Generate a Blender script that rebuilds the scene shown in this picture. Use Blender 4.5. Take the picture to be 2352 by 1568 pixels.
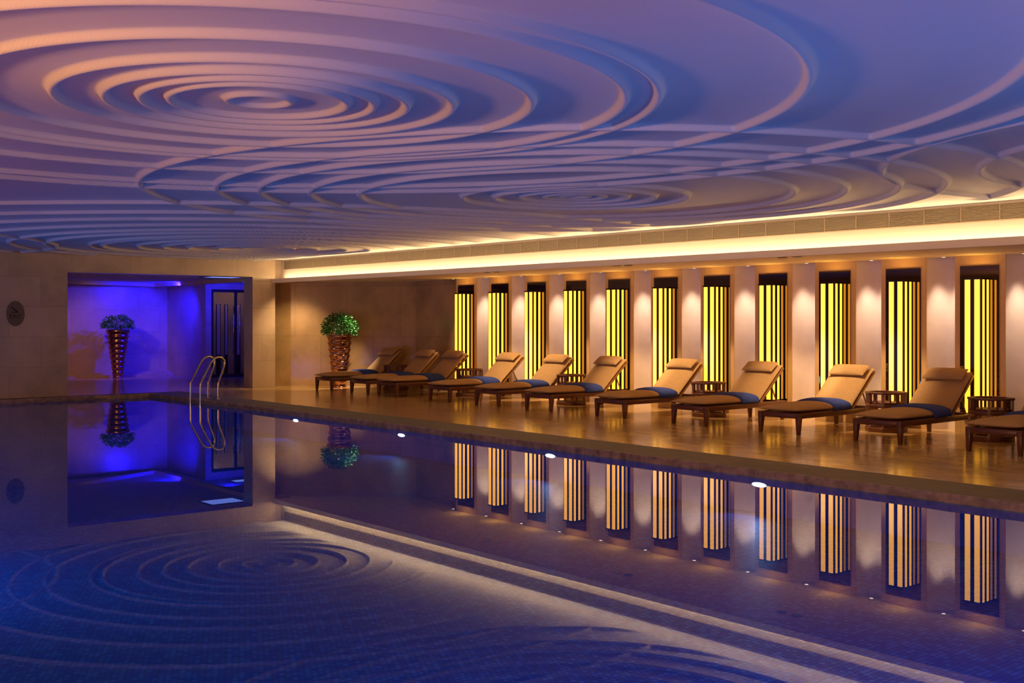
import bpy, bmesh, math, random
import numpy as np
from mathutils import Vector, Matrix

for o in list(bpy.data.objects):
    bpy.data.objects.remove(o, do_unlink=True)
scn = bpy.context.scene
COL = scn.collection
PI = math.pi

# ------------------------------------------------------------------ camera
cd = bpy.data.cameras.new('camera')
cam = bpy.data.objects.new('camera', cd)
COL.objects.link(cam)
cd.sensor_width = 36.0
cd.lens = 2600.0 / 2352.0 * 36.0
cd.shift_x = 0.0
cd.shift_y = -(784.0 - 733.0) / 2352.0
cd.clip_start = 0.05
cam.location = (0, 0, 1.6)
cam.rotation_euler = (PI / 2, 0, -0.6965)
scn.camera = cam

# ------------------------------------------------------------------ world, exposure
scn.view_settings.view_transform = 'Standard'
scn.view_settings.look = 'None'
scn.view_settings.gamma = 1.0
scn.view_settings.use_curve_mapping = False
scn.view_settings.exposure = 0.12
w = bpy.data.worlds.new('world')
scn.world = w
w.use_nodes = True
w.node_tree.nodes['Background'].inputs[0].default_value = (0.10, 0.12, 0.3, 1)
w.node_tree.nodes['Background'].inputs[1].default_value = 0.03


# ------------------------------------------------------------------ large lights
def lamp(name, kind, loc, energy, color, target=None, parent=None, **kw):
    d = bpy.data.lights.new(name, kind)
    d.energy = energy
    d.color = color
    for k, v in kw.items():
        setattr(d, k, v)
    o = bpy.data.objects.new(name, d)
    COL.objects.link(o)
    o.location = loc
    if target is not None:
        dirv = Vector(target) - Vector(loc)
        o.rotation_euler = dirv.to_track_quat('-Z', 'Y').to_euler()
    if parent:
        o.parent = parent
    return o


BLUE = (0.03, 0.34, 1.0)
BLUE2 = (0.09, 0.42, 1.0)
WARM = (1.0, 0.45, 0.17)
# unseen blue lights in near and left pool walls; left row added for floor
for i, yy in enumerate((2.6, 10.0, 14.0, 18.0, 21.8)):
    lamp('unseen_pool_light', 'AREA', (0.86, yy, -0.26), 30, BLUE, (3.5, yy, -0.36), spread=1.9, shape='RECTANGLE', size=3.0, size_y=0.2)
lamp('unseen_pool_light', 'AREA', (6.2, 1.06, -0.26), 70, BLUE2, (6.4, 3.2, 0.84), shape='RECTANGLE', size=5.0, size_y=0.25)
lamp('unseen_pool_light', 'AREA', (5.0, 1.06, -0.26), 34, BLUE, (5.2, 3.2, -0.36), spread=2.0, shape='RECTANGLE', size=7.0, size_y=0.2)  # low unseen light added to brighten the pool floor
# long cove fitting above the loungers, throwing its light up and over the rippled ceiling
lamp('cove_uplight', 'AREA', (12.90, 10.0, 2.549), 140, (1.0, 0.60, 0.22), (10.9, 10.0, 2.85), shape='RECTANGLE', size=27.5, size_y=0.04)
# warm wall washers along the wall behind the camera's left shoulder
for yy, en in ((4.2, 330), (15.0, 60)):
    lamp('wall_washer', 'AREA', (-3.9, yy, 1.75), en, WARM, (2.0, yy + 0.6, 2.5), shape='RECTANGLE', size=0.9, size_y=0.45)
# blue LED wash inside the far alcove
lamp('alcove_wash', 'SPOT', (12.7, 29.3, 2.56), 600, (0.006, 0.003, 1.0), (12.6, 31.5, 1.1), spot_size=math.radians(150), spot_blend=1.0, shadow_soft_size=0.06)
lamp('alcove_wash', 'SPOT', (13.3, 27.4, 2.55), 300, (0.008, 0.006, 1.0), (14.3, 29.2, 1.7), spot_size=math.radians(110), spot_blend=1.0, shadow_soft_size=0.06)
lamp('alcove_warm', 'SPOT', (9.9, 28.4, 2.5), 110, (1.0, 0.42, 0.24), (11.2, 30.9, 0.9), spot_size=math.radians(70), spot_blend=0.9, shadow_soft_size=0.08)


# ------------------------------------------------------------------ material helpers
def newmat(name):
    m = bpy.data.materials.new(name)
    m.use_nodes = True
    nt = m.node_tree
    b = nt.nodes['Principled BSDF']
    return m, nt, b


def simple(name, col, rough=0.6, metal=0.0, noise=0.0, scale=8.0, bump=0.0, bscale=60.0, spec=0.5, stretch=None, coat=0.0):
    m, nt, b = newmat(name)
    b.inputs['Base Color'].default_value = (*col, 1)
    b.inputs['Roughness'].default_value = rough
    b.inputs['Metallic'].default_value = metal
    b.inputs['Specular IOR Level'].default_value = spec
    if coat:
        b.inputs['Coat Weight'].default_value = coat
        b.inputs['Coat Roughness'].default_value = 0.1
    tc = nt.nodes.new('ShaderNodeTexCoord')
    mp = nt.nodes.new('ShaderNodeMapping')
    nt.links.new(tc.outputs['Object'], mp.inputs[0])
    if stretch:
        mp.inputs['Scale'].default_value = stretch
    if noise > 0:
        n = nt.nodes.new('ShaderNodeTexNoise')
        n.inputs['Scale'].default_value = scale
        n.inputs['Detail'].default_value = 6
        nt.links.new(mp.outputs[0], n.inputs['Vector'])
        r = nt.nodes.new('ShaderNodeValToRGB')
        r.color_ramp.elements[0].position = 0.3
        r.color_ramp.elements[1].position = 0.7
        r.color_ramp.elements[0].color = (*[c * (1 - noise) for c in col], 1)
        r.color_ramp.elements[1].color = (*[min(1, c * (1 + noise)) for c in col], 1)
        nt.links.new(n.outputs['Fac'], r.inputs[0])
        nt.links.new(r.outputs[0], b.inputs['Base Color'])
    if bump > 0:
        n2 = nt.nodes.new('ShaderNodeTexNoise')
        n2.inputs['Scale'].default_value = bscale
        nt.links.new(mp.outputs[0], n2.inputs['Vector'])
        bp = nt.nodes.new('ShaderNodeBump')
        bp.inputs['Strength'].default_value = bump
        bp.inputs['Distance'].default_value = 0.01
        nt.links.new(n2.outputs['Fac'], bp.inputs['Height'])
        nt.links.new(bp.outputs[0], b.inputs['Normal'])
    return m


def emis(name, col, strength):
    m, nt, b = newmat(name)
    b.inputs['Base Color'].default_value = (0.5, 0.5, 0.5, 1)
    b.inputs['Emission Color'].default_value = (*col, 1)
    b.inputs['Emission Strength'].default_value = strength
    return m


def tiled(name, c1, c2, mortar, bw, bh, msize, rough, rot=(0, 0, 0), noise=0.25, nscale=2.5, nstretch=(1, 1, 1), offset=0.5, veins=None, coat=0.0, mix=None):
    m, nt, b = newmat(name)
    tc = nt.nodes.new('ShaderNodeTexCoord')
    mp = nt.nodes.new('ShaderNodeMapping')
    mp.inputs['Rotation'].default_value = rot
    nt.links.new(tc.outputs['Object'], mp.inputs[0])
    br = nt.nodes.new('ShaderNodeTexBrick')
    br.inputs['Color1'].default_value = (*c1, 1)
    br.inputs['Color2'].default_value = (*c2, 1)
    br.inputs['Mortar'].default_value = (*mortar, 1)
    br.inputs['Scale'].default_value = 1.0
    br.inputs['Brick Width'].default_value = bw
    br.inputs['Row Height'].default_value = bh
    br.inputs['Mortar Size'].default_value = msize
    br.inputs['Mortar Smooth'].default_value = 0.3
    br.inputs['Bias'].default_value = 0.0
    br.offset = offset
    nt.links.new(mp.outputs[0], br.inputs['Vector'])
    n = nt.nodes.new('ShaderNodeTexNoise')
    n.inputs['Scale'].default_value = nscale
    n.inputs['Detail'].default_value = 8
    n.inputs['Roughness'].default_value = 0.6
    mp2 = nt.nodes.new('ShaderNodeMapping')
    mp2.inputs['Scale'].default_value = nstretch
    nt.links.new(tc.outputs['Object'], mp2.inputs[0])
    nt.links.new(mp2.outputs[0], n.inputs['Vector'])
    mr = nt.nodes.new('ShaderNodeMapRange')
    mr.inputs['From Min'].default_value = 0.3
    mr.inputs['From Max'].default_value = 0.7
    mr.inputs['To Min'].default_value = 1 - noise
    mr.inputs['To Max'].default_value = 1 + noise * 0.6
    nt.links.new(n.outputs['Fac'], mr.inputs['Value'])
    mul = nt.nodes.new('ShaderNodeVectorMath')
    mul.operation = 'SCALE'
    nt.links.new(br.outputs['Color'], mul.inputs[0])
    nt.links.new(mr.outputs[0], mul.inputs['Scale'])
    nt.links.new(mul.outputs[0], b.inputs['Base Color'])
    b.inputs['Roughness'].default_value = rough
    if coat:
        b.inputs['Coat Weight'].default_value = coat
        b.inputs['Coat Roughness'].default_value = 0.06
    return m


def swap_uv(m, order):
    """feed the brick texture with (Object[order0], Object[order1], 0)"""
    nt = m.node_tree
    br = [n for n in nt.nodes if n.type == 'TEX_BRICK'][0]
    tc = [n for n in nt.nodes if n.type == 'TEX_COORD'][0]
    sp = nt.nodes.new('ShaderNodeSeparateXYZ')
    cb = nt.nodes.new('ShaderNodeCombineXYZ')
    nt.links.new(tc.outputs['Object'], sp.inputs[0])
    nt.links.new(sp.outputs[order[0]], cb.inputs[0])
    nt.links.new(sp.outputs[order[1]], cb.inputs[1])
    for l in list(br.inputs['Vector'].links):
        nt.links.remove(l)
    nt.links.new(cb.outputs[0], br.inputs['Vector'])
    return m


M = {}
M['plaster'] = simple('ceiling_plaster', (0.72, 0.70, 0.70), 0.75)
STONE1, STONE2, SMORT = (0.53, 0.40, 0.27), (0.47, 0.35, 0.235), (0.33, 0.24, 0.16)
M['stone_far'] = swap_uv(tiled('wall_stone_far', STONE1, STONE2, SMORT, 1.25, 0.62, 0.004, 0.30, noise=0.22, nscale=1.6), (0, 2))
M['stone_side'] = swap_uv(tiled('wall_stone_side', (0.62, 0.41, 0.17), (0.58, 0.38, 0.155), (0.45, 0.29, 0.11), 1.1, 1.9, 0.004, 0.45, noise=0.12, nscale=2.0), (1, 2))
M['stone_recess'] = simple('recess_plaster', (0.74, 0.62, 0.52), 0.7, noise=0.05, scale=4)
M['stone_polish'] = swap_uv(tiled('wall_stone_polished', (0.52, 0.34, 0.15), (0.46, 0.30, 0.13), (0.30, 0.19, 0.09), 0.9, 1.2, 0.004, 0.13, noise=0.3, nscale=1.2), (0, 2))
M['floor'] = tiled('deck_marble', (0.60, 0.38, 0.15), (0.52, 0.325, 0.125), (0.40, 0.25, 0.10), 0.9, 0.6, 0.004, 0.16, noise=0.35, nscale=1.5, nstretch=(2.6, 0.7, 1), rot=(0, 0, 0))
M['coping'] = tiled('coping_stone', (0.125, 0.095, 0.06), (0.095, 0.07, 0.045), (0.05, 0.04, 0.03), 0.385, 0.9, 0.005, 0.6, noise=0.4, nscale=5.0, nstretch=(3, 0.6, 1))
M['nosing'] = simple('coping_nosing_stone', (0.30, 0.21, 0.14), 0.6, noise=0.45, scale=9, bump=0.6, bscale=14)
M['soffit'] = simple('soffit_paint', (0.76, 0.60, 0.40), 0.7)
M['grille'] = simple('grille_metal', (0.36, 0.28, 0.17), 0.5)
M['fascia'] = simple('fascia_paint', (0.60, 0.53, 0.41), 0.8)
M['grille_dark'] = simple('grille_shadow_gap', (0.10, 0.075, 0.045), 0.8)
M['wood'] = simple('teak_wood', (0.13, 0.042, 0.016), 0.38, noise=0.4, scale=6, stretch=(2, 14, 14))
M['wood_back'] = simple('teak_wood_light', (0.30, 0.15, 0.055), 0.42, noise=0.35, scale=6, stretch=(2, 14, 14))
M['cushion'] = simple('cushion_fabric', (0.46, 0.28, 0.11), 0.9, noise=0.08, scale=30, bump=0.25, bscale=240)
M['towel'] = simple('towel_cloth', (0.03, 0.065, 0.33), 0.95, noise=0.15, scale=40, bump=0.7, bscale=320)
M['black'] = simple('black_lacquer', (0.012, 0.009, 0.006), 0.25)
M['mirror_black'] = simple('black_mirror_glass', (0.26, 0.21, 0.15), 0.03, metal=1.0)
M['glow'] = emis('lamp_glow', (1.0, 0.41, 0.019), 2.15)
M['topglow'] = emis('lamp_top_glow', (1.0, 0.55, 0.10), 14.0)
M['cove'] = emis('cove_led', (1.0, 0.77, 0.47), 24.0)
M['spotglow'] = emis('downlight_glow', (1.0, 0.85, 0.62), 3.5)
M['steel'] = simple('brushed_steel', (0.72, 0.62, 0.5), 0.18, metal=1.0)
M['copper'] = simple('hammered_copper', (0.50, 0.24, 0.14), 0.24, metal=1.0, noise=0.25, scale=5, bump=0.15, bscale=18)
M['soil'] = simple('potting_soil', (0.02, 0.013, 0.008), 0.95, noise=0.3, scale=40)
M['leaf'] = simple('plant_leaf', (0.03, 0.16, 0.02), 0.4, noise=0.45, scale=14)
M['poolglow'] = emis('pool_lamp_glow', (0.62, 0.82, 1.0), 14.0)
M['alcoveglow'] = emis('alcove_lamp_glow', (0.2, 0.3, 1.0), 1.2)
M['sign'] = simple('sign_plate_metal', (0.16, 0.12, 0.09), 0.4, metal=0.4)
M['signink'] = simple('sign_black_enamel', (0.02, 0.012, 0.008), 0.5)
M['doorframe'] = simple('door_dark_metal', (0.05, 0.03, 0.04), 0.3, metal=0.5)
M['pale'] = simple('pale_strip', (0.75, 0.68, 0.62), 0.4)

# glass
m, nt, b = newmat('door_glass')
b.inputs['Base Color'].default_value = (0.75, 0.8, 0.95, 1)
b.inputs['Roughness'].default_value = 0.02
b.inputs['Transmission Weight'].default_value = 1.0
b.inputs['IOR'].default_value = 1.45
M['glass'] = m

# pool mosaic: small rectangular tiles in mixed blues
m, nt, b = newmat('pool_mosaic')
tc = nt.nodes.new('ShaderNodeTexCoord')
mp = nt.nodes.new('ShaderNodeMapping')
nt.links.new(tc.outputs['Object'], mp.inputs[0])
br = nt.nodes.new('ShaderNodeTexBrick')
br.inputs['Color1'].default_value = (0.008, 0.14, 0.60, 1)
br.inputs['Color2'].default_value = (0.08, 0.50, 0.95, 1)
br.inputs['Mortar'].default_value = (0.012, 0.05, 0.25, 1)
br.inputs['Scale'].default_value = 1.0
br.inputs['Brick Width'].default_value = 0.042
br.inputs['Row Height'].default_value = 0.042
br.inputs['Mortar Size'].default_value = 0.004
br.inputs['Bias'].default_value = -0.35
br.offset = 0.5
nt.links.new(mp.outputs[0], br.inputs['Vector'])
no = nt.nodes.new('ShaderNodeTexNoise')
no.inputs['Scale'].default_value = 0.55
nt.links.new(tc.outputs['Object'], no.inputs['Vector'])
mr = nt.nodes.new('ShaderNodeMapRange')
mr.inputs['To Min'].default_value = 0.75
mr.inputs['To Max'].default_value = 1.2
nt.links.new(no.outputs['Fac'], mr.inputs['Value'])
mul = nt.nodes.new('ShaderNodeVectorMath')
mul.operation = 'SCALE'
nt.links.new(br.outputs['Color'], mul.inputs[0])
nt.links.new(mr.outputs[0], mul.inputs['Scale'])
nt.links.new(mul.outputs[0], b.inputs['Base Color'])
b.inputs['Roughness'].default_value = 0.5
M['mosaic'] = m
mw = m.copy()
mw.name = 'pool_wall_mosaic'
nt = mw.node_tree
bw_ = [n for n in nt.nodes if n.type == 'TEX_BRICK'][0]
tw_ = [n for n in nt.nodes if n.type == 'TEX_COORD'][0]
sp = nt.nodes.new('ShaderNodeSeparateXYZ')
ad = nt.nodes.new('ShaderNodeMath')
cb = nt.nodes.new('ShaderNodeCombineXYZ')
nt.links.new(tw_.outputs['Object'], sp.inputs[0])
nt.links.new(sp.outputs[0], ad.inputs[0])
nt.links.new(sp.outputs[1], ad.inputs[1])
nt.links.new(ad.outputs[0], cb.inputs[0])
nt.links.new(sp.outputs[2], cb.inputs[1])
for l in list(bw_.inputs['Vector'].links):
    nt.links.remove(l)
nt.links.new(cb.outputs[0], bw_.inputs['Vector'])
M['mosaic_wall'] = mw
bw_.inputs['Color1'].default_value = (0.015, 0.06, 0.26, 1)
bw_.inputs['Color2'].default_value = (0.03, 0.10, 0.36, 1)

# water: Fresnel mix of mirror and clear blue tint
m = bpy.data.materials.new('pool_water')
m.use_nodes = True
nt = m.node_tree
nt.nodes.clear()
out = nt.nodes.new('ShaderNodeOutputMaterial')
mix = nt.nodes.new('ShaderNodeMixShader')
fr = nt.nodes.new('ShaderNodeFresnel')
fr.inputs['IOR'].default_value = 1.27
gl = nt.nodes.new('ShaderNodeBsdfGlossy')
gl.inputs['Roughness'].default_value = 0.0
gl.inputs['Color'].default_value = (0.84, 0.88, 0.92, 1)
tr = nt.nodes.new('ShaderNodeBsdfTransparent')
tr.inputs['Color'].default_value = (0.62, 0.80, 1.0, 1)
tc = nt.nodes.new('ShaderNodeTexCoord')
n1 = nt.nodes.new('ShaderNodeTexNoise')
n1.inputs['Scale'].default_value = 1.3
n1.inputs['Detail'].default_value = 2
nt.links.new(tc.outputs['Object'], n1.inputs['Vector'])
bp = nt.nodes.new('ShaderNodeBump')
bp.inputs['Strength'].default_value = 0.005
bp.inputs['Distance'].default_value = 0.01
nt.links.new(n1.outputs['Fac'], bp.inputs['Height'])
nt.links.new(bp.outputs[0], gl.inputs['Normal'])
nt.links.new(fr.outputs[0], mix.inputs[0])
nt.links.new(tr.outputs[0], mix.inputs[1])
nt.links.new(gl.outputs[0], mix.inputs[2])
nt.links.new(mix.outputs[0], out.inputs[0])
M['water'] = m


# ------------------------------------------------------------------ mesh helpers
class MB:
    def __init__(s):
        s.v = []
        s.f = []
        s.sm = []

    def add(s, vs, fs, smooth=False, mat=None):
        n = len(s.v)
        if mat is not None:
            vs = [mat @ Vector(v) for v in vs]
        s.v += [tuple(v) for v in vs]
        s.f += [tuple(i + n for i in f) for f in fs]
        s.sm += [smooth] * len(fs)
        return s

    def box(s, x0, x1, y0, y1, z0, z1, mat=None):
        vs = [(x0, y0, z0), (x1, y0, z0), (x1, y1, z0), (x0, y1, z0), (x0, y0, z1), (x1, y0, z1), (x1, y1, z1), (x0, y1, z1)]
        fs = [(0, 3, 2, 1), (4, 5, 6, 7), (0, 1, 5, 4), (1, 2, 6, 5), (2, 3, 7, 6), (3, 0, 4, 7)]
        return s.add(vs, fs, False, mat)

    def taper(s, c0, w0, c1, w1):
        """leg: bottom centre c0 size w0=(wx,wy), top centre c1 size w1"""
        vs = []
        for c, ww in ((c0, w0), (c1, w1)):
            for sx, sy in ((-1, -1), (1, -1), (1, 1), (-1, 1)):
                vs.append((c[0] + sx * ww[0] / 2, c[1] + sy * ww[1] / 2, c[2]))
        fs = [(0, 3, 2, 1), (4, 5, 6, 7), (0, 1, 5, 4), (1, 2, 6, 5), (2, 3, 7, 6), (3, 0, 4, 7)]
        return s.add(vs, fs)

    def prism(s, pts, z0, z1, mat=None):
        n = len(pts)
        vs = [(p[0], p[1], z0) for p in pts] + [(p[0], p[1], z1) for p in pts]
        fs = [tuple(reversed(range(n))), tuple(range(n, 2 * n))] + [(i, (i + 1) % n, n + (i + 1) % n, n + i) for i in range(n)]
        return s.add(vs, fs, False, mat)

    def lathe(s, prof, n=48, c=(0, 0, 0), smooth=True, closed=False):
        vs = []
        for r, z in prof:
            for i in range(n):
                a = 2 * PI * i / n
                vs.append((c[0] + r * math.cos(a), c[1] + r * math.sin(a), c[2] + z))
        fs = []
        m_ = len(prof)
        rng = m_ if closed else m_ - 1
        for j in range(rng):
            j2 = (j + 1) % m_
            for i in range(n):
                fs.append((j * n + i, j * n + (i + 1) % n, j2 * n + (i + 1) % n, j2 * n + i))
        return s.add(vs, fs, smooth)

    def tube(s, pts, r, n=12, smooth=True):
        pts = [Vector(p) for p in pts]
        vs = []
        up = Vector((0.3, 0.9, 0.2)).normalized()
        for i, p in enumerate(pts):
            a = pts[max(0, i - 1)]
            b_ = pts[min(len(pts) - 1, i + 1)]
            t = (b_ - a).normalized()
            u = (up - t * up.dot(t)).normalized()
            v = t.cross(u)
            for k in range(n):
                an = 2 * PI * k / n
                vs.append(p + r * (math.cos(an) * u + math.sin(an) * v))
        fs = []
        for j in range(len(pts) - 1):
            for i in range(n):
                fs.append((j * n + i, j * n + (i + 1) % n, (j + 1) * n + (i + 1) % n, (j + 1) * n + i))
        fs.append(tuple(reversed(range(n))))
        fs.append(tuple(range((len(pts) - 1) * n, len(pts) * n)))
        return s.add(vs, fs, smooth)

    def build(s, name, mat, parent=None, bevel=0.0, seg=2, subsurf=0):
        me = bpy.data.meshes.new(name)
        me.from_pydata(s.v, [], s.f)
        me.polygons.foreach_set('use_smooth', s.sm)
        me.materials.append(mat)
        me.update()
        if bevel > 0 or subsurf:
            bm = bmesh.new()
            bm.from_mesh(me)
            bmesh.ops.recalc_face_normals(bm, faces=bm.faces)
            if bevel > 0:
                ed = [e for e in bm.edges if len(e.link_faces) == 2 and e.calc_face_angle(0) > 0.5]
                bmesh.ops.bevel(bm, geom=ed, offset=bevel, segments=seg, profile=0.5, affect='EDGES', clamp_overlap=True)
                for f_ in bm.faces:
                    f_.smooth = True
            bm.to_mesh(me)
            bm.free()
        else:
            bm = bmesh.new()
            bm.from_mesh(me)
            bmesh.ops.recalc_face_normals(bm, faces=bm.faces)
            bm.to_mesh(me)
            bm.free()
        o = bpy.data.objects.new(name, me)
        COL.objects.link(o)
        if parent:
            o.parent = parent
        return o


def empty(name, loc=(0, 0, 0), rz=0.0):
    o = bpy.data.objects.new(name, None)
    o.empty_display_size = 0.1
    COL.objects.link(o)
    o.location = loc
    o.rotation_euler = (0, 0, rz)
    return o


def tag(o, label=None, cat=None, group=None, kind=None):
    if label:
        o['label'] = label
    if cat:
        o['category'] = cat
    if group:
        o['group'] = group
    if kind:
        o['kind'] = kind
    return o


def copy_tree(o, parent=None):
    c = o.copy()
    COL.objects.link(c)
    if parent:
        c.parent = parent
    for ch in list(o.children):
        copy_tree(ch, c)
    return c


def pillow_mesh(lx, ly, lz, nx=22, ny=14, p=3.2, crown=0.35):
    """soft box cushion: superellipsoid footprint with rounded rim"""
    vs, fs = [], []
    def zt(u, v):
        e = max(0.0, 1 - abs(u) ** 5) ** 0.5 * max(0.0, 1 - abs(v) ** 5) ** 0.5
        c_ = (1 - crown) + crown * (1 - u * u) * (1 - v * v)
        return e * c_
    for top in (1, -1):
        for j in range(ny + 1):
            for i in range(nx + 1):
                uu = -math.cos(PI * i / nx)
                vv = -math.cos(PI * j / ny)
                z = lz / 2 * zt(uu, vv) * top
                if top < 0:
                    z *= 0.75
                vs.append((uu * lx / 2, vv * ly / 2, z))
    W_ = nx + 1
    off = W_ * (ny + 1)
    for j in range(ny):
        for i in range(nx):
            a = j * W_ + i
            fs.append((a, a + 1, a + W_ + 1, a + W_))
            fs.append((off + a, off + a + W_, off + a + W_ + 1, off + a + 1))
    return vs, fs


# ------------------------------------------------------------------ the room
WX = 15.21          # face of the lamp piers
RX = 15.55          # back of the recesses
FY = 24.06          # far wall
EX = 9.72           # pool edge
WZ = -0.08          # water level
P0, DP = 7.685, 1.179

# floor / deck slabs (pool hole X .8..9.72, Y 1..23.82)
mb = MB()
mb.box(10.49, 17.2, -4, 33, -0.3, 0)
mb.box(-4.2, 0.55, -4, FY, -0.3, 0)
mb.box(0.55, 10.49, -4, 0.75, -0.3, 0)
mb.box(6.9, 10.49, FY, 33, -0.3, 0)
tag(mb.build('floor', M['floor']), kind='structure')
mb = MB()
mb.box(EX + 0.05, 10.49, 0.75, FY, -0.3, 0.0)
mb.box(0.55, 0.8, 0.75, FY, -0.3, 0.0)
mb.box(0.8, EX + 0.05, 0.75, 1.0, -0.3, 0.0)
mb.box(0.8, EX + 0.05, 23.87, FY, -0.3, 0.0)
tag(mb.build('trim_1', M['coping']), kind='structure')
# rough rounded nosing of the coping
random.seed(3)
mb = MB()
def nosing(p0, p1, nrm, seg=150):
    vs = []
    prof = [(0.06, -0.001), (0.015, 0.002), (0.002, -0.006), (-0.004, -0.02), (-0.002, -0.045), (0.004, -0.095), (0.05, -0.11)]
    for i in range(seg + 1):
        t = i / seg
        x = p0[0] + (p1[0] - p0[0]) * t
        y = p0[1] + (p1[1] - p0[1]) * t
        for q, (a, z) in enumerate(prof):
            jx = random.uniform(-0.004, 0.004) if 1 < q < 6 else 0
            vs.append((x + nrm[0] * (a + jx), y + nrm[1] * (a + jx), z))
    n = len(prof)
    fs = [(i * n + k, i * n + k + 1, (i + 1) * n + k + 1, (i + 1) * n + k) for i in range(seg) for k in range(n - 1)]
    mb.add(vs, fs, False)
nosing((EX, 1.0), (EX, 23.82), (1, 0), 420)
nosing((0.8, 23.82), (EX, 23.82), (0, 1), 150)
tag(mb.build('trim_2', M['nosing']), kind='structure')

# pool basin and water
mb = MB()
PZ = -0.46
mb.box(0.8, EX + 0.02, 1.0, 23.85, PZ - 0.15, PZ)
tag(mb.build('pool_floor', M['mosaic']), 'blue mosaic floor of the swimming pool', kind='structure')
mb = MB()
for q_, bx_, lb_ in (('left', (0.65, 0.799, 0.85, 24.0), 'left'), ('right', (EX + 0.006, EX + 0.14, 0.85, 24.0), 'right'),
                     ('near', (0.8, EX + 0.005, 0.85, 0.999), 'near'), ('far', (0.8, EX + 0.005, 23.828, 23.99), 'far')):
    mb = MB()
    mb.box(*bx_, PZ - 0.15, -0.02)
    tag(mb.build('pool_wall_' + q_, M['mosaic_wall']), 'blue mosaic %s side wall of the swimming pool' % lb_, kind='structure')
mb = MB()
mb.add([(0.8, 1.0, WZ), (EX + 0.004, 1.0, WZ), (EX + 0.004, 23.826, WZ), (0.8, 23.826, WZ)], [(0, 1, 2, 3)])
tag(mb.build('pool_water', M['water']), 'still mirror-like blue water filling the swimming pool', kind='stuff', cat='water')

# far wall with the opening into the alcove
OX0, OX1, OZ = 8.035, 12.26, 2.585
mb = MB()
mb.box(-4.2, OX0, FY, FY + 0.44, -0.3, 3.3)
mb.box(OX1, 12.84, FY, FY + 0.44, -0.0, 3.3)
mb.box(OX0, OX1, FY, FY + 0.44, OZ, 3.3)
mb.box(12.84, 13.3, 24.2, 24.5, 2.47, 3.3)
tag(mb.build('wall_far', M['stone_far']), kind='structure')
# oblique polished end wall behind the plant
mb = MB()
ex0, ey0, ex1, ey1 = 12.75, 25.066, 15.8, 21.955
dx, dy = ex1 - ex0, ey1 - ey0
L_ = math.hypot(dx, dy)
nx_, ny_ = -dy / L_, dx / L_
nx_, ny_ = abs(nx_), abs(ny_)
mb.prism([(ex0, ey0), (ex1, ey1), (ex1 + nx_ * 0.2, ey1 + ny_ * 0.2), (ex0 + nx_ * 0.2, ey0 + ny_ * 0.2)], 0.0, 3.3)
mb.box(RX, RX + 0.2, 20.0, 22.15, 0, 3.3)
tag(mb.build('wall_end', M['stone_polish']), kind='structure')
# right wall: piers and recesses
mb = MB()
mb.box(RX, RX + 0.2, -4, 20.0, 0, 3.3)
pm = MB()
for j in range(-9, 11):
    y = P0 + DP * j
    if y < -3.5:
        continue
    pm.box(WX, RX, y - 0.09, y + 0.65, 0, 2.6)
    # shallow concave niche between this pier and the one before it
    ya, yb = y - 0.09 - (DP - 0.74), y - 0.09
    vs, fs = [], []
    for k in range(17):
        t_ = k / 16
        xx = WX + 0.012 + 0.27 * math.sin(PI * t_) ** 0.8
        vs += [(xx, ya + (yb - ya) * t_, 0.0), (xx, ya + (yb - ya) * t_, 2.6)]
    for k in range(16):
        fs.append((2 * k, 2 * k + 2, 2 * k + 3, 2 * k + 1))
    mb.add(vs, fs, True)
tag(mb.build('wall_right', M['stone_recess']), kind='structure')
tag(pm.build('trim_6', M['stone_side']), kind='structure')
# left / back walls
mb = MB()
mb.box(-4.4, -4.2, -4, FY + 0.4, -0.3, 3.3)
tag(mb.build('wall_left', M['stone_side']), kind='structure')
mb = MB()
mb.box(-4.4, 15.75, -4.2, -4.0, -0.3, 3.3)
tag(mb.build('wall_back', M['stone_far']), kind='structure')

# soffit with the cove trough
SZ = 2.50
mb = MB()
mb.prism([(12.75, 2.455), (12.86, 2.455), (12.90, SZ), (WX + 0.36, SZ), (WX + 0.36, SZ + 0.04), (12.80, SZ + 0.04), (12.80, 2.55), (12.75, 2.55)], -24.9, 4.0,
         Matrix.Rotation(PI / 2, 4, 'X'))
tag(mb.build('trim_3', M['soffit']), kind='structure')
# fascia carrying the grille
mb = MB()
mb.box(13.07, 13.20, -4, 24.4, SZ + 0.04, 3.3)
tag(mb.build('trim_4', M['fascia']), kind='structure')
# cove strip light
mb = MB()
mb.box(12.975, 13.01, -3.8, 24.0, SZ + 0.042, SZ + 0.052)
cs = mb.build('cove_strip_light', M['cove'])
tag(cs, 'warm strip light hidden in the long cove above the loungers', 'light')

# ------------------------------------------------------------------ rippled ceiling
def axis(segs):
    a = []
    for lo, hi, st in segs:
        n = max(1, int(round((hi - lo) / st)))
        a += [lo + (hi - lo) * i / n for i in range(n)]
    a.append(segs[-1][1])
    return np.array(a)

xs = axis([(-4.2, 0.6, 0.12), (0.6, 10.0, 0.0145), (10.0, 13.08, 0.02)])
ys = axis([(-4.0, 1.5, 0.12), (1.5, 9.0, 0.0145), (9.0, 15.0, 0.022), (15.0, 24.08, 0.032)])
X, Y = np.meshgrid(xs, ys)

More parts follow.
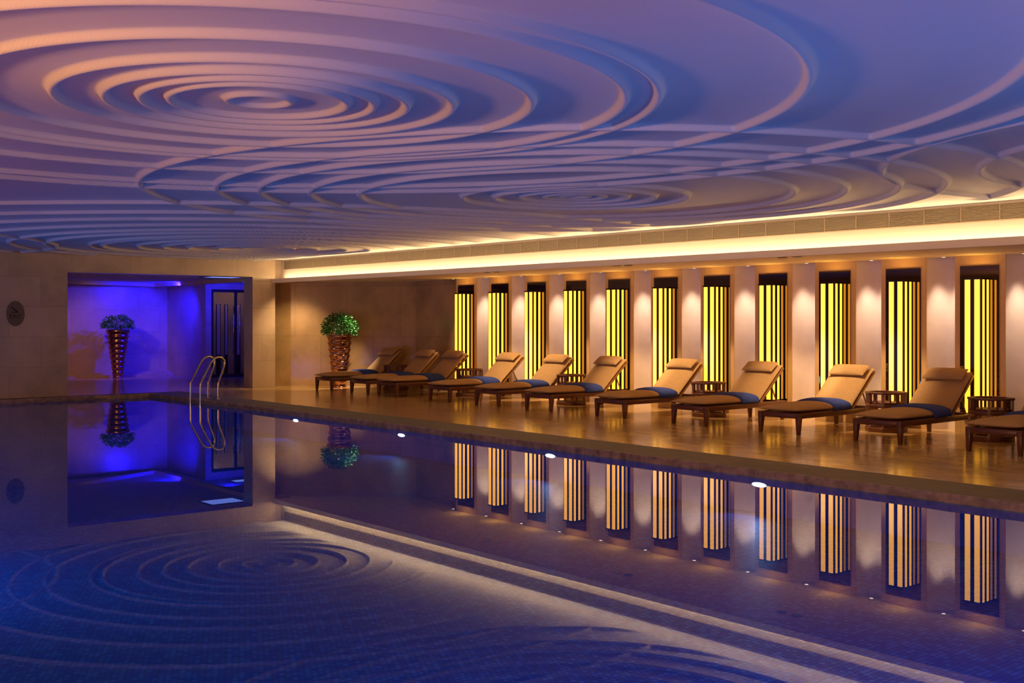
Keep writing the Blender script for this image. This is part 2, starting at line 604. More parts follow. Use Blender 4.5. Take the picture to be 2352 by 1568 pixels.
SYS = [
    # cx, cy, radii, amplitude
    (3.36, 6.50, [0.20, 0.55, 0.72, 0.93, 1.22, 1.72, 2.30, 2.50, 3.36, 4.50, 4.98], 1.0),
    (8.70, 9.30, [0.16, 0.34, 0.60, 0.90, 1.26, 2.40, 2.93, 3.46, 3.90, 4.65], 1.0),
    (10.45, 19.85, [0.2, 0.5, 0.95, 1.5, 1.95, 2.4, 3.03, 3.24, 4.0, 4.6, 5.5, 6.5, 7.5, 8.7], 1.0),
    (3.0, 23.0, [0.6, 1.3, 2.1, 3.2, 4.25], 1.0),
    (11.3, 2.7, [1.0, 1.9, 2.85, 3.7], 0.9),
]


def ridge(t, sc):
    a = np.abs(t)
    cr = np.exp(-(t / 0.029) ** 4)
    sk = np.clip(1 - a / 0.38, 0, 1) ** 2
    return sc * (0.040 * cr + 0.024 * sk)


Hh = np.zeros_like(X)
for cx, cy, rad, am in SYS:
    r = np.hypot(X - cx, Y - cy)
    hs = np.zeros_like(X)
    for q, rk in enumerate(rad):
        sc = am * min(1.0, 0.55 + rk * 0.5)
        hs = np.maximum(hs, ridge(r - rk, sc))
    Hh = np.maximum(Hh, hs)
# flat margin along the cove and the walls
edge = np.clip((12.75 - X) / 0.5, 0, 1)
edge = edge * edge * (3 - 2 * edge)
Z = 3.005 - Hh * edge
nyy, nxx = X.shape
co = np.stack([X.ravel(), Y.ravel(), Z.ravel()], 1).astype(np.float32)
me = bpy.data.meshes.new('ceiling')
me.vertices.add(co.shape[0])
me.vertices.foreach_set('co', co.ravel())
ii = (np.arange(nyy - 1)[:, None] * nxx + np.arange(nxx - 1)[None, :]).ravel()
quads = np.stack([ii, ii + nxx, ii + nxx + 1, ii + 1], 1).astype(np.int32)
nq = quads.shape[0]
me.loops.add(nq * 4)
me.loops.foreach_set('vertex_index', quads.ravel())
me.polygons.add(nq)
me.polygons.foreach_set('loop_start', np.arange(0, nq * 4, 4, dtype=np.int32))
me.polygons.foreach_set('loop_total', np.full(nq, 4, dtype=np.int32))
me.update(calc_edges=True)
me.polygons.foreach_set('use_smooth', np.ones(nq, dtype=bool))
me.materials.append(M['plaster'])
ceil = bpy.data.objects.new('ceiling', me)
COL.objects.link(ceil)
tag(ceil, kind='structure')

# ------------------------------------------------------------------ alcove behind the opening
mb = MB()
mb.box(7.0, 14.0, 31.5, 31.7, 0, 2.9)
mb.box(6.9, 7.1, FY + 0.44, 31.7, 0, 2.9)
tag(mb.build('wall_alcove', M['stone_far']), kind='structure')
mb = MB()
mb.box(13.35, 13.5, 29.1, 31.5, 0, 2.9)
mb.box(13.35, 13.52, 28.95, 29.1, 0, 2.9)
mb.box(15.0, 16.6, 28.95, 29.1, 0, 2.9)
mb.box(13.52, 15.0, 28.95, 29.1, 2.42, 2.9)
mb.box(16.6, 16.8, FY, 29.1, 0, 2.9)
tag(mb.build('wall_alcove_side', M['stone_far']), kind='structure')
mb = MB()
mb.box(6.9, 16.8, FY + 0.44, 31.7, 2.62, 2.75)
tag(mb.build('ceiling_alcove', M['plaster']), kind='structure')
mb = MB()
mb.box(12.80, 12.92, FY + 0.44, 31.3, 2.52, 2.62)
mb.prism([(7.1, 28.6), (12.92, 31.16), (12.92, 31.3), (7.1, 28.74)], 2.52, 2.62)
tag(mb.build('trim_7', M['soffit']), kind='structure')
mb = MB()
mb.box(7.1, 13.35, 31.0, 31.5, 0.0, 0.06)
mb.box(7.1, 13.35, 31.25, 31.5, 0.06, 0.12)
tag(mb.build('trim_5', M['stone_far']), kind='structure')
# glazed door
dr = empty('door_1', (13.52, 29.0, 0))
tag(dr, 'dark framed glass door at the right end of the blue alcove', kind='structure')
mb = MB()
mb.box(0, 0.07, -0.03, 0.03, 0, 2.42)
mb.box(1.41, 1.48, -0.03, 0.03, 0, 2.42)
mb.box(0.07, 1.41, -0.03, 0.03, 2.34, 2.42)
mb.box(0.07, 1.41, -0.03, 0.03, 0, 0.09)
mb.box(0.71, 0.77, -0.03, 0.03, 0.09, 2.34)
mb.build('door_frame', M['doorframe'], dr)
mb = MB()
mb.box(0.07, 0.71, -0.006, 0.006, 0.09, 2.34)
mb.box(0.77, 1.41, -0.006, 0.006, 0.09, 2.34)
mb.build('glass_pane', M['glass'], dr)
for xx in (0.65, 0.83):
    mb = MB()
    mb.tube([(xx, -0.07, 0.62), (xx, -0.07, 1.95)], 0.016)
    for zz in (0.8, 1.8):
        mb.tube([(xx, -0.07, zz), (xx, 0.0, zz)], 0.008)
    mb.build('door_handle', M['steel'], dr)
# dim vestibule behind the glass; made-up pale panels stand in for reflections
mb = MB()
mb.box(13.5, 16.6, 30.4, 30.5, 0, 2.62)
tag(mb.build('wall_vestibule', M['stone_far']), kind='structure')
for xx, ww in ((14.05, 0.10), (14.30, 0.07), (14.62, 0.14)):
    t = empty('glass_reflection_panel', (xx, 29.75, 0))
    tag(t, '%s pale made-up panel for a reflection in the dark glass door' % {14.05: 'left', 14.30: 'narrow middle', 14.62: 'wide right'}[xx], 'reflection panel', 'reflection panels behind the glass door')
    mb = MB()
    mb.box(0, ww, -0.012, 0.012, 0.60, 2.0)
    mb.build('panel_face', M['pale'], t)
    mb = MB()
    mb.box(0, ww, -0.03, 0.03, 0, 0.60)
    mb.box(-0.012, 0, -0.02, 0.02, 0.0, 2.02)
    mb.box(ww, ww + 0.012, -0.02, 0.02, 0.0, 2.02)
    mb.build('panel_frame', M['doorframe'], t)
lamp('vestibule_fill', 'POINT', (14.6, 29.6, 2.58), 6, (1.0, 0.6, 0.5), shadow_soft_size=0.05)  # hidden light added to brighten the pale panels
# recessed light boxes in the alcove ceiling
def alcove_light(loc, sx, sy, label):
    t = empty('recessed_ceiling_light', loc)
    tag(t, label, 'ceiling light')
    mb = MB()
    mb.box(-sx, sx, -sy, sy, -0.012, 0.0)
    mb.build('diffuser', M['alcoveglow'], t)
    mb = MB()
    mb.box(-sx - 0.03, -sx, -sy - 0.03, sy + 0.03, -0.02, 0.0)
    mb.box(sx, sx + 0.03, -sy - 0.03, sy + 0.03, -0.02, 0.0)
    mb.box(-sx, sx, -sy - 0.03, -sy, -0.02, 0.0)
    mb.box(-sx, sx, sy, sy + 0.03, -0.02, 0.0)
    mb.build('light_frame', M['doorframe'], t)
alcove_light((12.1, 25.3, 2.62), 0.42, 0.35, 'pale blue light panel just inside the head of the alcove opening')
alcove_light((14.2, 28.2, 2.62), 0.40, 0.2, 'pale blue light panel in front of the dark glass door')

# ------------------------------------------------------------------ long air grille on the fascia
gr = empty('air_grille', (13.07, 0, 2.782))
tag(gr, 'long beige slatted air grille running along the fascia above the cove light', 'air grille')
G0, G1, GH = -3.5, 24.02, 0.192
mb = MB()
mb.box(-0.006, 0.0, G0, G1, 0.0, GH)
mb.build('backing', M['grille_dark'], gr)
mb = MB()
mb.box(-0.018, 0, G0, G1, -0.008, 0.004)
mb.box(-0.018, 0, G0, G1, GH - 0.004, GH + 0.008)
mb.box(-0.018, 0, G1 - 0.01, G1, 0, GH)
mb.build('grille_frame', M['grille'], gr)
ns = 12
for k in range(ns):
    z = GH * (k + 0.5) / ns
    mb = MB()
    mb.add([(-0.016, G0, z - 0.006), (-0.006, G0, z + 0.004), (-0.006, G0, z + 0.006), (-0.018, G0, z - 0.003),
            (-0.016, G1, z - 0.006), (-0.006, G1, z + 0.004), (-0.006, G1, z + 0.006), (-0.018, G1, z - 0.003)],
           [(0, 1, 2, 3), (4, 7, 6, 5), (0, 4, 5, 1), (1, 5, 6, 2), (2, 6, 7, 3), (3, 7, 4, 0)])
    mb.build('slat', M['grille'], gr)
y = 6.588
yy_ = [6.588 - 0.325 * 2 * q for q in range(1, 5)] + [6.588 + 0.4875 * q for q in range(0, 36)]
for y in yy_:
    if y > G1 - 0.05:
        continue
    mb = MB()
    mb.box(-0.0205, -0.004, y - 0.006, y + 0.006, 0, GH)
    mb.build('divider', M['grille'], gr)

# ------------------------------------------------------------------ wall lamps on the piers
ORD = ['beside the plant corner, farthest from the camera', 'second from the plant corner', 'third from the plant corner', 'fourth from the plant corner',
       'fifth from the plant corner', 'middle one of the eleven', 'fifth from the right end of the row', 'fourth from the right end of the row',
       'third from the right end of the row', 'second from the right end of the row', 'rightmost of the row and nearest the camera']


def make_wall_lamp():
    # local origin: right (low Y) edge of the black panel on the pier face, floor level
    t = empty('wall_lamp', (WX, P0, 0))
    mb = MB()
    mb.box(-0.012, 0.02, 0, 0.567, 0.26, 2.355)
    mb.build('mirror_panel', M['mirror_black'], t)
    mb = MB()
    y0, y1, x0, x1, z0, z1 = 0.135, 0.395, -0.24, -0.012, 0.29, 2.16
    # body with bars let into it: frame posts between the strips
    mb.box(x0 + 0.008, x1, y0, y1 - 0.0, z0, z1)
    mb.box(x0 - 0.006, x1, y0 - 0.006, y1 + 0.006, z1, z1 + 0.015)
    mb.box(x0 - 0.006, x1, y0 - 0.006, y1 + 0.006, z0 - 0.015, z0)
    mb.build('lamp_body', M['black'], t)
    # front strips
    for yc in (0.335, 0.195):
        mb = MB()
        mb.box(x0 - 0.004, x0 + 0.010, yc - 0.037, yc + 0.037, z0 + 0.01, z1 - 0.01)
        mb.build('light_strip', M['glow'], t)
    # side strips: on the side facing the camera (low Y) and the far side
    for xc in (-0.18, -0.062):
        mb = MB()
        mb.box(xc - 0.024, xc + 0.024, y0 - 0.006, y0 + 0.006, z0 + 0.01, z1 - 0.01)
        mb.build('light_strip', M['glow'], t)
    for xc in (-0.18, -0.062):
        mb = MB()
        mb.box(xc - 0.024, xc + 0.024, y1 - 0.006, y1 + 0.006, z0 + 0.01, z1 - 0.01)
        mb.build('light_strip', M['glow'], t)
    mb = MB()
    mb.box(x0 + 0.03, x1 - 0.02, y0 + 0.03, y1 - 0.03, z1 + 0.0145, z1 + 0.0158)
    mb.build('top_glow', M['topglow'], t)
    return t


lp = make_wall_lamp()
for j in range(0, 11):
    t = lp if j == 0 else copy_tree(lp)
    t.location = (WX, P0 + DP * j, 0)
    tag(t, 'tall yellow striped wall lamp, ' + ORD[10 - j], 'wall lamp', 'striped wall lamps on the piers')

# ------------------------------------------------------------------ recess downlights
def make_downlight():
    t = empty('recess_downlight', (0, 0, 0))
    mb = MB()
    mb.lathe([(0.028, 0), (0.045, -0.004), (0.045, 0.0)], 20)
    mb.build('trim_ring', M['soffit'], t)
    mb = MB()
    mb.lathe([(0.001, -0.003), (0.028, -0.003), (0.028, 0.0)], 20)
    mb.build('bulb', M['spotglow'], t)
    return t


dl = make_downlight()
DL = []
for j in range(0, 12):
    y = P0 + DP * j - 0.09 - 0.215
    t = dl if j == 0 else copy_tree(dl)
    t.location = (15.30, y, SZ)
    nm = 'small soffit spotlight ' + (
        'right of the rightmost yellow lamp' if j == 0 else 'left of the farthest yellow lamp' if j == 11 else
        'between yellow lamps %s and %s, counting from the right' % (['one', 'two', 'three', 'four', 'five', 'six', 'seven', 'eight', 'nine', 'ten', 'eleven'][j - 1],
                                                                 ['one', 'two', 'three', 'four', 'five', 'six', 'seven', 'eight', 'nine', 'ten', 'eleven'][j]))
    tag(t, nm, 'spotlight', 'spotlights over the wall recesses')
    DL.append(t)
    lamp('recess_beam', 'SPOT', (15.28, y, SZ - 0.02), 130, (1.0, 0.76, 0.58), (15.36, y, 0.0), spot_size=math.radians(46), spot_blend=1.0, shadow_soft_size=0.03)

# twin slots with downlights in the soffit
for q, (y, lb) in enumerate(((16.85, 'over the far loungers near the plant'), (13.35, 'in the middle of the row'), (9.98, 'towards the right end of the row'))):
    t = empty('soffit_spot_slot', (13.58, y, SZ - 0.045 + 0.045))
    tag(t, 'dark oblong twin spotlight slot in the soffit, ' + lb, 'spotlight', 'twin spotlight slots in the soffit')
    for s in (-1, 1):
        mb = MB()
        mb.lathe([(0.001, -0.004), (0.06, -0.004), (0.075, -0.008), (0.08, 0.0)], 24, c=(0, s * 0.13, 0))
        mb.build('lens_ring', M['black'], t)
    for s, tx in ((-1, 14.7), (1, 14.6)):
        lamp('lounger_beam', 'SPOT', (13.58, y + s * 0.13, SZ - 0.03), 240, (1.0, 0.66, 0.36), (14.75, y + s * 0.75, 0.4), spot_size=math.radians(50), spot_blend=0.6, shadow_soft_size=0.03)
# spot on the plant
lamp('plant_beam', 'SPOT', (14.32, 22.28, SZ - 0.02), 420, (1.0, 0.74, 0.55), (13.92, 23.02, 0.0), spot_size=math.radians(52), spot_blend=1.0, shadow_soft_size=0.02)


lamp('corner_fill', 'SPOT', (13.05, 23.3, SZ - 0.02), 150, (1.0, 0.66, 0.32), (13.25, 24.2, 0.2), spot_size=math.radians(100), spot_blend=1.0, shadow_soft_size=0.04)  # added fill to brighten the end wall, no fitting there


# ------------------------------------------------------------------ loungers
def make_lounger():
    # local frame: +x from the foot end (x=0) to the wall, width along y (-.33 .. .33)
    t = empty('sun_lounger', (0, 0, 0))
    Wd = 0.35
    Lg = 1.98
    zt = 0.30
    mb = MB()
    mb.box(0.0, 0.045, -Wd, Wd, zt - 0.075, zt)
    mb.box(Lg - 0.045, Lg, -Wd, Wd, zt - 0.075, zt)
    mb.box(0.045, Lg - 0.045, -Wd, -Wd + 0.04, zt - 0.075, zt)
    mb.box(0.045, Lg - 0.045, Wd - 0.04, Wd, zt - 0.075, zt)
    for k in range(10):
        x = 0.08 + k * 0.135
        mb.box(x, x + 0.085, -Wd + 0.04, Wd - 0.04, zt - 0.035, zt - 0.012)
    mb.build('frame', M['wood'], t, bevel=0.004, seg=1)
    for lx, d in ((0.04, 1), (Lg - 0.10, -1)):
        for sy in (-1, 1):
            m2 = MB()
            yb = sy * (Wd - 0.03)
            m2.taper((lx - 0.012 * d, yb, 0), (0.046, 0.046), (lx, yb - sy * 0.004, zt - 0.02), (0.09, 0.068))
            m2.build('leg', M['wood'], t, bevel=0.004, seg=1)
    hx = 1.30
    # seat cushion
    vs, fs = pillow_mesh(hx + 0.06, 2 * Wd - 0.02, 0.15, 26, 16)
    m2 = MB()
    m2.add(vs, fs, True, Matrix.Translation((hx / 2 - 0.01, 0, zt + 0.045)))
    m2.build('seat_cushion', M['cushion'], t)
    # back rest: tilted frame + cushion
    ang = math.radians(41.5)
    BL = 0.79
    Mb = Matrix.Translation((hx + 0.01, 0, zt + 0.0)) @ Matrix.Rotation(-ang, 4, 'Y')
    m2 = MB()
    m2.box(0, BL, -Wd + 0.01, -Wd + 0.05, -0.02, 0.015, Mb)
    m2.box(0, BL, Wd - 0.05, Wd - 0.01, -0.02, 0.015, Mb)
    m2.box(BL - 0.045, BL, -Wd + 0.05, Wd - 0.05, -0.02, 0.015, Mb)
    for k in range(5):
        m2.box(0.05 + k * 0.14, 0.13 + k * 0.14, -Wd + 0.05, Wd - 0.05, -0.008, 0.008, Mb)
    m2.build('backrest_frame', M['wood_back'], t)
    vs, fs = pillow_mesh(BL + 0.02, 2 * Wd - 0.02, 0.10, 24, 16, crown=0.3)
    m2 = MB()
    m2.add(vs, fs, True, Mb @ Matrix.Translation((BL / 2, 0, 0.048)))
    m2.build('back_cushion', M['cushion'], t)
    # head pillow hung over the top
    vs, fs = pillow_mesh(0.235, 2 * Wd - 0.10, 0.12, 16, 16, crown=0.45)
    m2 = MB()
    m2.add(vs, fs, True, Mb @ Matrix.Translation((BL - 0.115, 0, 0.125)) @ Matrix.Rotation(math.radians(6), 4, 'Y'))
    pl = m2.build('head_pillow', M['cushion'], t)
    m2 = MB()
    for sy in (-0.17, 0.17):
        m2.box(BL - 0.03, BL + 0.012, sy - 0.02, sy + 0.02, -0.03, 0.10, Mb)
    m2.build('strap', M['cushion'], pl)
    # support struts under the back
    a = Mb @ Vector((BL * 0.55, 0, -0.01))
    for sy in (-1, 1):
        m2 = MB()
        yv = sy * (Wd - 0.075)
        m2.tube([(a.x, yv, a.z), (a.x + 0.17, yv, zt - 0.03)], 0.011, 8)
        m2.build('support_strut', M['wood_back'], t)
    return t


def make_towel():
    """folded towel laid across the seat, hanging slightly over both edges"""
    t = None
    nx, ny = 14, 48
    vs, fs = [], []
    def cz(y):
        v = min(1.0, abs(y) / 0.34)
        e = max(0.0, 1 - v ** 5) ** 0.5
        return 0.345 + 0.075 * e * (0.65 + 0.35 * (1 - v * v) * 0.7)
    def prof(v, th):
        """cross-section over the cushion; th = distance above it"""
        a = abs(v)
        sg_ = 1 if v >= 0 else -1
        if a < 0.86:
            y = a / 0.86 * 0.315
            return sg_ * y, cz(y) + 0.002 + th
        q = (a - 0.86) / 0.14
        an = min(1, q * 1.4) * PI / 2
        y = 0.315 + (0.035 + th) * math.sin(an)
        z = cz(0.315) + 0.002 - 0.035 + (0.035 + th) * math.cos(an)
        if q > 0.714:
            z -= (q - 0.714) / 0.286 * 0.035
        return sg_ * y, z
    for top in (1, 0):
        for j in range(ny + 1):
            v = -1 + 2 * j / ny
            for i in range(nx + 1):
                u = -1 + 2 * i / nx
                e = max(0, 1 - abs(u) ** 5) ** 0.5
                th = (0.004 + 0.034 * e + 0.003 * math.sin(7 * u + 4 * v)) if top else 0.0
                yv, z = prof(v, th)
                vs.append((1.07 + u * 0.22 + 0.035 * v, yv, z))
    W_ = nx + 1
    off = W_ * (ny + 1)
    for j in range(ny):
        for i in range(nx):
            a = j * W_ + i
            fs.append((a, a + 1, a + W_ + 1, a + W_))
            fs.append((off + a, off + a + W_, off + a + W_ + 1, off + a + 1))
    for i in range(nx):
        fs.append((i, off + i, off + i + 1, i + 1))
        q = ny * W_ + i
        fs.append((q, q + 1, off + q + 1, off + q))
    for j in range(ny):
        q = j * W_
        fs.append((q, q + W_, off + q + W_, off + q))
        q = j * W_ + nx
        fs.append((q, off + q, off + q + W_, q + W_))
    mb = MB()
    mb.add(vs, fs, True)
    return mb.build('folded_towel', M['towel'])


LY = [22.18, 20.70, 19.63, 17.80, 16.32, 14.88, 13.11, 11.42, 9.77, 8.22, 6.66]
LN = ['in front of the plant', 'second from the plant', 'third from the plant', 'fourth from the plant', 'fifth from the plant', 'sixth from the plant',
      'seventh from the plant', 'fourth from the right frame edge', 'third from the right frame edge', 'second from the right frame edge', 'cut off by the right frame edge']
lg = make_lounger()
tw = make_towel()
rr = random.Random(11)
for i, y in enumerate(LY):
    t = lg if i == 0 else copy_tree(lg)
    a = rr.uniform(-0.012, 0.02)
    t.location = (13.03, y, 0)
    t.rotation_euler = (0, 0, a)
    tag(t, 'wooden sun lounger with tan cushions, ' + LN[i], 'sun lounger', 'sun loungers in a row along the deck')
    k = tw if i == 0 else copy_tree(tw)
    k.location = (13.03, y, 0)
    k.rotation_euler = (0, 0, a)
    tag(k, 'folded blue towel laid across the sun lounger ' + LN[i], 'towel', 'blue towels on the loungers')


# ------------------------------------------------------------------ side tables
def make_table():
    t = empty('side_table', (0, 0, 0))
    R = 0.27
    oc = [(R * math.cos(PI / 8 + k * PI / 4), R * math.sin(PI / 8 + k * PI / 4)) for k in range(8)]

    def ring(r0, r1, z0, z1, name, mat=M['wood']):
        mb = MB()
        n = 8
        vs = []
        for rr_, z in ((r1, z0), (r1, z1), (r0, z1), (r0, z0)):
            for k in range(n):
                an = PI / 8 + k * PI / 4
                vs.append((rr_ * math.cos(an), rr_ * math.sin(an), z))
        fs = []
        for q in range(4):
            q2 = (q + 1) % 4
            for k in range(n):
                fs.append((q * n + k, q * n + (k + 1) % n, q2 * n + (k + 1) % n, q2 * n + k))
        mb.add(vs, fs)
        return mb.build(name, mat, t, bevel=0.003, seg=1)
    ring(0.235, 0.295, 0.0, 0.065, 'base_ring')
    ring(0.245, 0.295, 0.535, 0.565, 'top_rail')
    mb = MB()
    mb.prism([(p[0] * 0.98, p[1] * 0.98) for p in oc], 0.395, 0.42)
    mb.build('table_top', M['wood'], t, bevel=0.003, seg=1)
    ring(0.25, 0.285, 0.345, 0.395, 'apron')
    for k in range(8):
        an = PI / 8 + k * PI / 4
        zlo = 0.06 if k % 2 == 0 else 0.395
        mb = MB()
        mt = Matrix.Rotation(an, 4, 'Z') @ Matrix.Translation((0.266, 0, 0))
        mb.box(-0.016, 0.016, -0.018, 0.018, zlo, 0.54, mt)
        mb.build('post', M['wood'], t)
    for k in range(8):
        an = k * PI / 4
        mb = MB()
        mt = Matrix.Rotation(an, 4, 'Z') @ Matrix.Translation((0.247, 0, 0))
        mb.box(-0.006, 0.006, -0.010, 0.010, 0.42, 0.54, mt)
        mb.build('gallery_slat', M['wood'], t)
    return t


tb = make_table()
TY = [21.45, 18.72, 15.60, 12.27, 8.99, 7.44]
TN = ['between the two loungers nearest the plant', 'between the third and fourth loungers from the plant', 'between the fifth and sixth loungers from the plant',
      'between the fourth and fifth loungers from the right', 'between the second and third loungers from the right',
      'behind the lounger cut off by the right frame edge']
for i, y in enumerate(TY):
    t = tb if i == 0 else copy_tree(tb)
    t.location = (14.50, y, 0)
    tag(t, 'dark octagonal side table ' + TN[i], 'side table', 'wooden side tables between the loungers')


# ------------------------------------------------------------------ planters
def make_planter(loc, label, seed, hgt=1.22, rt=0.30, rb=0.155, nseg=8, leafR=(0.36, 0.36, 0.26), nl=900):
    t = empty('potted_plant', loc)
    tag(t, label, 'potted plant')
    prof = [(0.001, 0.0), (rb * 1.05, 0.0), (rb * 1.05, 0.03)]
    for k in range(nseg):
        z0 = 0.03 + (hgt - 0.03) * k / nseg
        z1 = 0.03 + (hgt - 0.03) * (k + 1) / nseg
        r0 = rb + (rt - rb) * k / nseg
        r1 = rb + (rt - rb) * (k + 1) / nseg
        prof += [(r0 * 0.93, z0), (r0 * 0.95 + 0.006, z0 + (z1 - z0) * 0.4), (r1 * 1.01, z0 + (z1 - z0) * 0.78), (r1 * 1.02, z0 + (z1 - z0) * 0.9), (r1 * 0.96, z1)]
    prof += [(rt, hgt), (rt, hgt + 0.02), (rt - 0.02, hgt + 0.02), (rt - 0.03, hgt - 0.06)]
    mb = MB()
    mb.lathe(prof, 56)
    mb.build('planter', M['copper'], t)
    mb = MB()
    mb.lathe([(0.001, hgt - 0.02), (rt - 0.025, hgt - 0.03)], 40)
    mb.build('soil', M['soil'], t)
    rnd = random.Random(seed)
    mb = MB()
    for q in range(40):
        an = rnd.uniform(0, 2 * PI)
        el = rnd.uniform(0.1, 1.4)
        d = Vector((math.cos(an) * math.cos(el) * leafR[0] * 0.8, math.sin(an) * math.cos(el) * leafR[1] * 0.8, leafR[2] * math.sin(el) * 1.1 + 0.06))
        b0 = Vector((rnd.uniform(-0.08, 0.08), rnd.uniform(-0.08, 0.08), hgt - 0.03))
        mb.tube([b0, b0 + d * 0.5 + Vector((0, 0, 0.04)), b0 + d], 0.004, 5)
    mb.build('stems', M['leaf'], t)
    mb = MB()
    for q in range(nl):
        an = rnd.uniform(0, 2 * PI)
        el = math.asin(rnd.uniform(-0.35, 1.0))
        rr_ = rnd.uniform(0.62, 1.05)
        c_ = Vector((math.cos(an) * math.cos(el) * leafR[0] * rr_, math.sin(an) * math.cos(el) * leafR[1] * rr_, hgt + 0.14 + math.sin(el) * leafR[2] * rr_))
        if c_.z < hgt + 0.03 and math.hypot(c_.x, c_.y) < rt:
            c_.z = hgt + 0.04
        d = (Vector((math.cos(an) * math.cos(el), math.sin(an) * math.cos(el), math.sin(el) * 0.7)) + Vector((rnd.uniform(-.8, .8), rnd.uniform(-.8, .8), rnd.uniform(-.6, .5)))).normalized()
        sd = d.cross(Vector((rnd.uniform(-1, 1), rnd.uniform(-1, 1), rnd.uniform(-1, 1)))).normalized()
        nn = d.cross(sd)
        ln = rnd.uniform(0.05, 0.085)
        wd = ln * 0.24
        p0 = c_
        pts = [p0, p0 + d * ln * 0.4 + sd * wd, p0 + d * ln * 0.45 + nn * wd * 0.35, p0 + d * ln * 0.4 - sd * wd, p0 + d * ln - nn * wd * 0.4]
        mb.add(pts, [(0, 1, 2), (0, 2, 3), (1, 4, 2), (2, 4, 3)])
    fo = mb.build('foliage', M['leaf'], t)
    return t


make_planter((13.94, 22.98, 0), 'bushy green plant in a tall ribbed copper planter by the polished end wall', 4, leafR=(0.40, 0.40, 0.36), nl=1300)
make_planter((11.55, 30.55, 0), 'dark green plant in a tall ribbed copper planter inside the blue alcove', 9, hgt=1.30, rt=0.31, rb=0.13, nseg=9, leafR=(0.42, 0.42, 0.25))


# ------------------------------------------------------------------ pool ladder
lad = empty('pool_ladder', (9.77, 21.2, 0))
tag(lad, 'polished steel pool ladder with two hooped handrails at the far corner of the pool', 'pool ladder')
def arc(c, r, a0, a1, n):
    return [(c[0] + r * math.cos(a0 + (a1 - a0) * i / n), c[1] + r * math.sin(a0 + (a1 - a0) * i / n)) for i in range(n + 1)]
for yy in (0.38, -0.08):
    p2 = [(-0.14, -0.75), (-0.14, 0.30), (-0.13, 0.35), (0.02, 0.62)]
    p2 += [(0.055, 0.69), (0.10, 0.765), (0.16, 0.82), (0.23, 0.845), (0.30, 0.835), (0.35, 0.80), (0.375, 0.75), (0.375, 0.70), (0.36, 0.64)]
    p2 += [(0.25, 0.36), (0.235, 0.30), (0.235, 0.0)]
    # smooth by Catmull subdivision
    for _ in range(2):
        q = [p2[0]]
        for a, b_ in zip(p2[:-1], p2[1:]):
            q.append((a[0] * .75 + b_[0] * .25, a[1] * .75 + b_[1] * .25))
            q.append((a[0] * .25 + b_[0] * .75, a[1] * .25 + b_[1] * .75))
        q.append(p2[-1])
        p2 = q
    mb = MB()
    mb.tube([(a, yy, z) for a, z in p2], 0.021, 14)
    rl = mb.build('handrail', M['steel'], lad)
    mb = MB()
    mb.lathe([(0.022, 0.0), (0.05, 0.0), (0.045, 0.012), (0.022, 0.02)], 24, c=(0.235, yy, 0))
    mb.build('floor_flange', M['steel'], rl)
for z in (-0.22, -0.45, -0.68):
    mb = MB()
    mb.box(-0.19, -0.10, -0.08, 0.38, z - 0.012, z + 0.012)
    mb.build('step', M['steel'], lad, bevel=0.006)

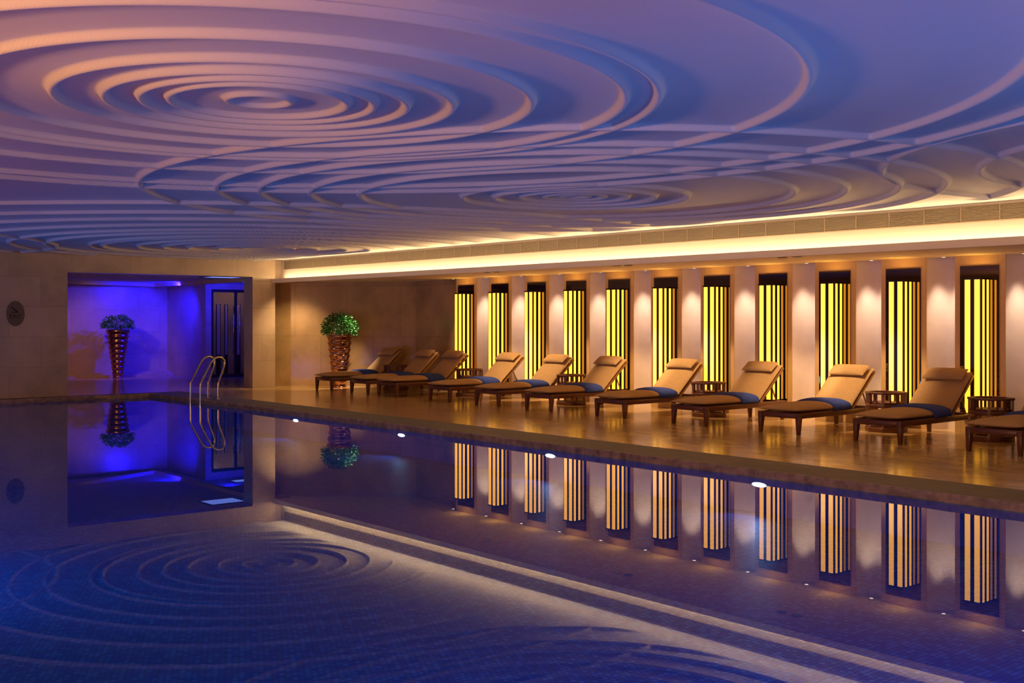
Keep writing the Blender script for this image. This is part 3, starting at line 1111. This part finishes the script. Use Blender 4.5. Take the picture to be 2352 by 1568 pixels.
# ------------------------------------------------------------------ underwater lamps in the pool wall
for q, (y, lb) in enumerate(((17.46, 'nearest the ladder'), (14.23, 'second from the ladder'), (10.85, 'third from the ladder'), (7.53, 'nearest the camera'))):
    t = empty('underwater_pool_light', (EX + 0.005, y, -0.155))
    tag(t, 'small bright white light set in the pool wall below the coping, ' + lb, 'pool light', 'white lights in the pool wall')
    mb = MB()
    mt = Matrix.Rotation(-PI / 2, 4, 'Y')
    v_ = MB().lathe([(0.001, 0.014), (0.05, 0.014), (0.058, 0.0)], 24)
    mt = Matrix.Diagonal((1, 1.7, 0.42, 1)) @ mt
    mb.add(v_.v, v_.f, True, mt)
    mb.build('lens', M['poolglow'], t)
    mb = MB()
    v_ = MB().lathe([(0.056, 0.0), (0.058, 0.016), (0.072, 0.012), (0.075, 0.0)], 24)
    mb.add(v_.v, v_.f, True, mt)
    mb.build('bezel', M['steel'], t)
    lamp('pool_lamp_beam', 'SPOT', (EX - 0.03, y, -0.16), 6, (0.25, 0.5, 1.0), (EX - 2.0, y, -0.75), spot_size=math.radians(120), spot_blend=0.9, shadow_soft_size=0.03)

# ------------------------------------------------------------------ oval wall sign
sg = empty('wall_sign', (6.996, FY, 1.715))
tag(sg, 'dark oval sign with a slanting arrow and lettering on the left stone wall', 'sign')
mb = MB()
n = 64
vs = []
for (s_, yv) in ((1.0, 0.0), (1.0, -0.008), (0.96, -0.013)):
    for i in range(n):
        a = 2 * PI * i / n
        vs.append((0.178 * s_ * math.cos(a), yv, 0.255 * s_ * math.sin(a)))
fs = [(j * n + i, j * n + (i + 1) % n, (j + 1) * n + (i + 1) % n, (j + 1) * n + i) for j in range(2) for i in range(n)]
fs.append(tuple(range(2 * n, 3 * n)))
mb.add(vs, fs)
mb.build('sign_plate', M['sign'], sg)
mb = MB()
def flat(pts, y0=-0.0165, y1=-0.012):
    n_ = len(pts)
    vs_ = [(p[0], y0, p[1]) for p in pts] + [(p[0], y1, p[1]) for p in pts]
    mb.add(vs_, [tuple(range(n_)), tuple(reversed(range(n_, 2 * n_)))] + [(i, (i + 1) % n_, n_ + (i + 1) % n_, n_ + i) for i in range(n_)])
flat([(-0.088, 0.125), (-0.062, 0.138), (0.055, 0.035), (0.03, 0.022)])
flat([(0.06, 0.018), (-0.005, 0.018), (0.03, 0.062)])
flat([(-0.08, 0.018), (0.0, 0.018), (0.0, 0.032), (-0.08, 0.032)])
mb.build('arrow', M['signink'], sg)
fc = bpy.data.curves.new('lettering', 'FONT')
fc.body = 'EXIT'
fc.size = 0.115
fc.align_x = 'CENTER'
fc.extrude = 0.002
fo = bpy.data.objects.new('lettering_tmp', fc)
COL.objects.link(fo)
bpy.context.view_layer.update()
dg = bpy.context.evaluated_depsgraph_get()
me = bpy.data.meshes.new_from_object(fo.evaluated_get(dg))
bpy.data.objects.remove(fo, do_unlink=True)
me.materials.clear()
me.materials.append(M['signink'])
o = bpy.data.objects.new('lettering', me)
COL.objects.link(o)
o.parent = sg
o.location = (0.0, -0.0145, -0.095)
o.rotation_euler = (PI / 2, 0, 0)
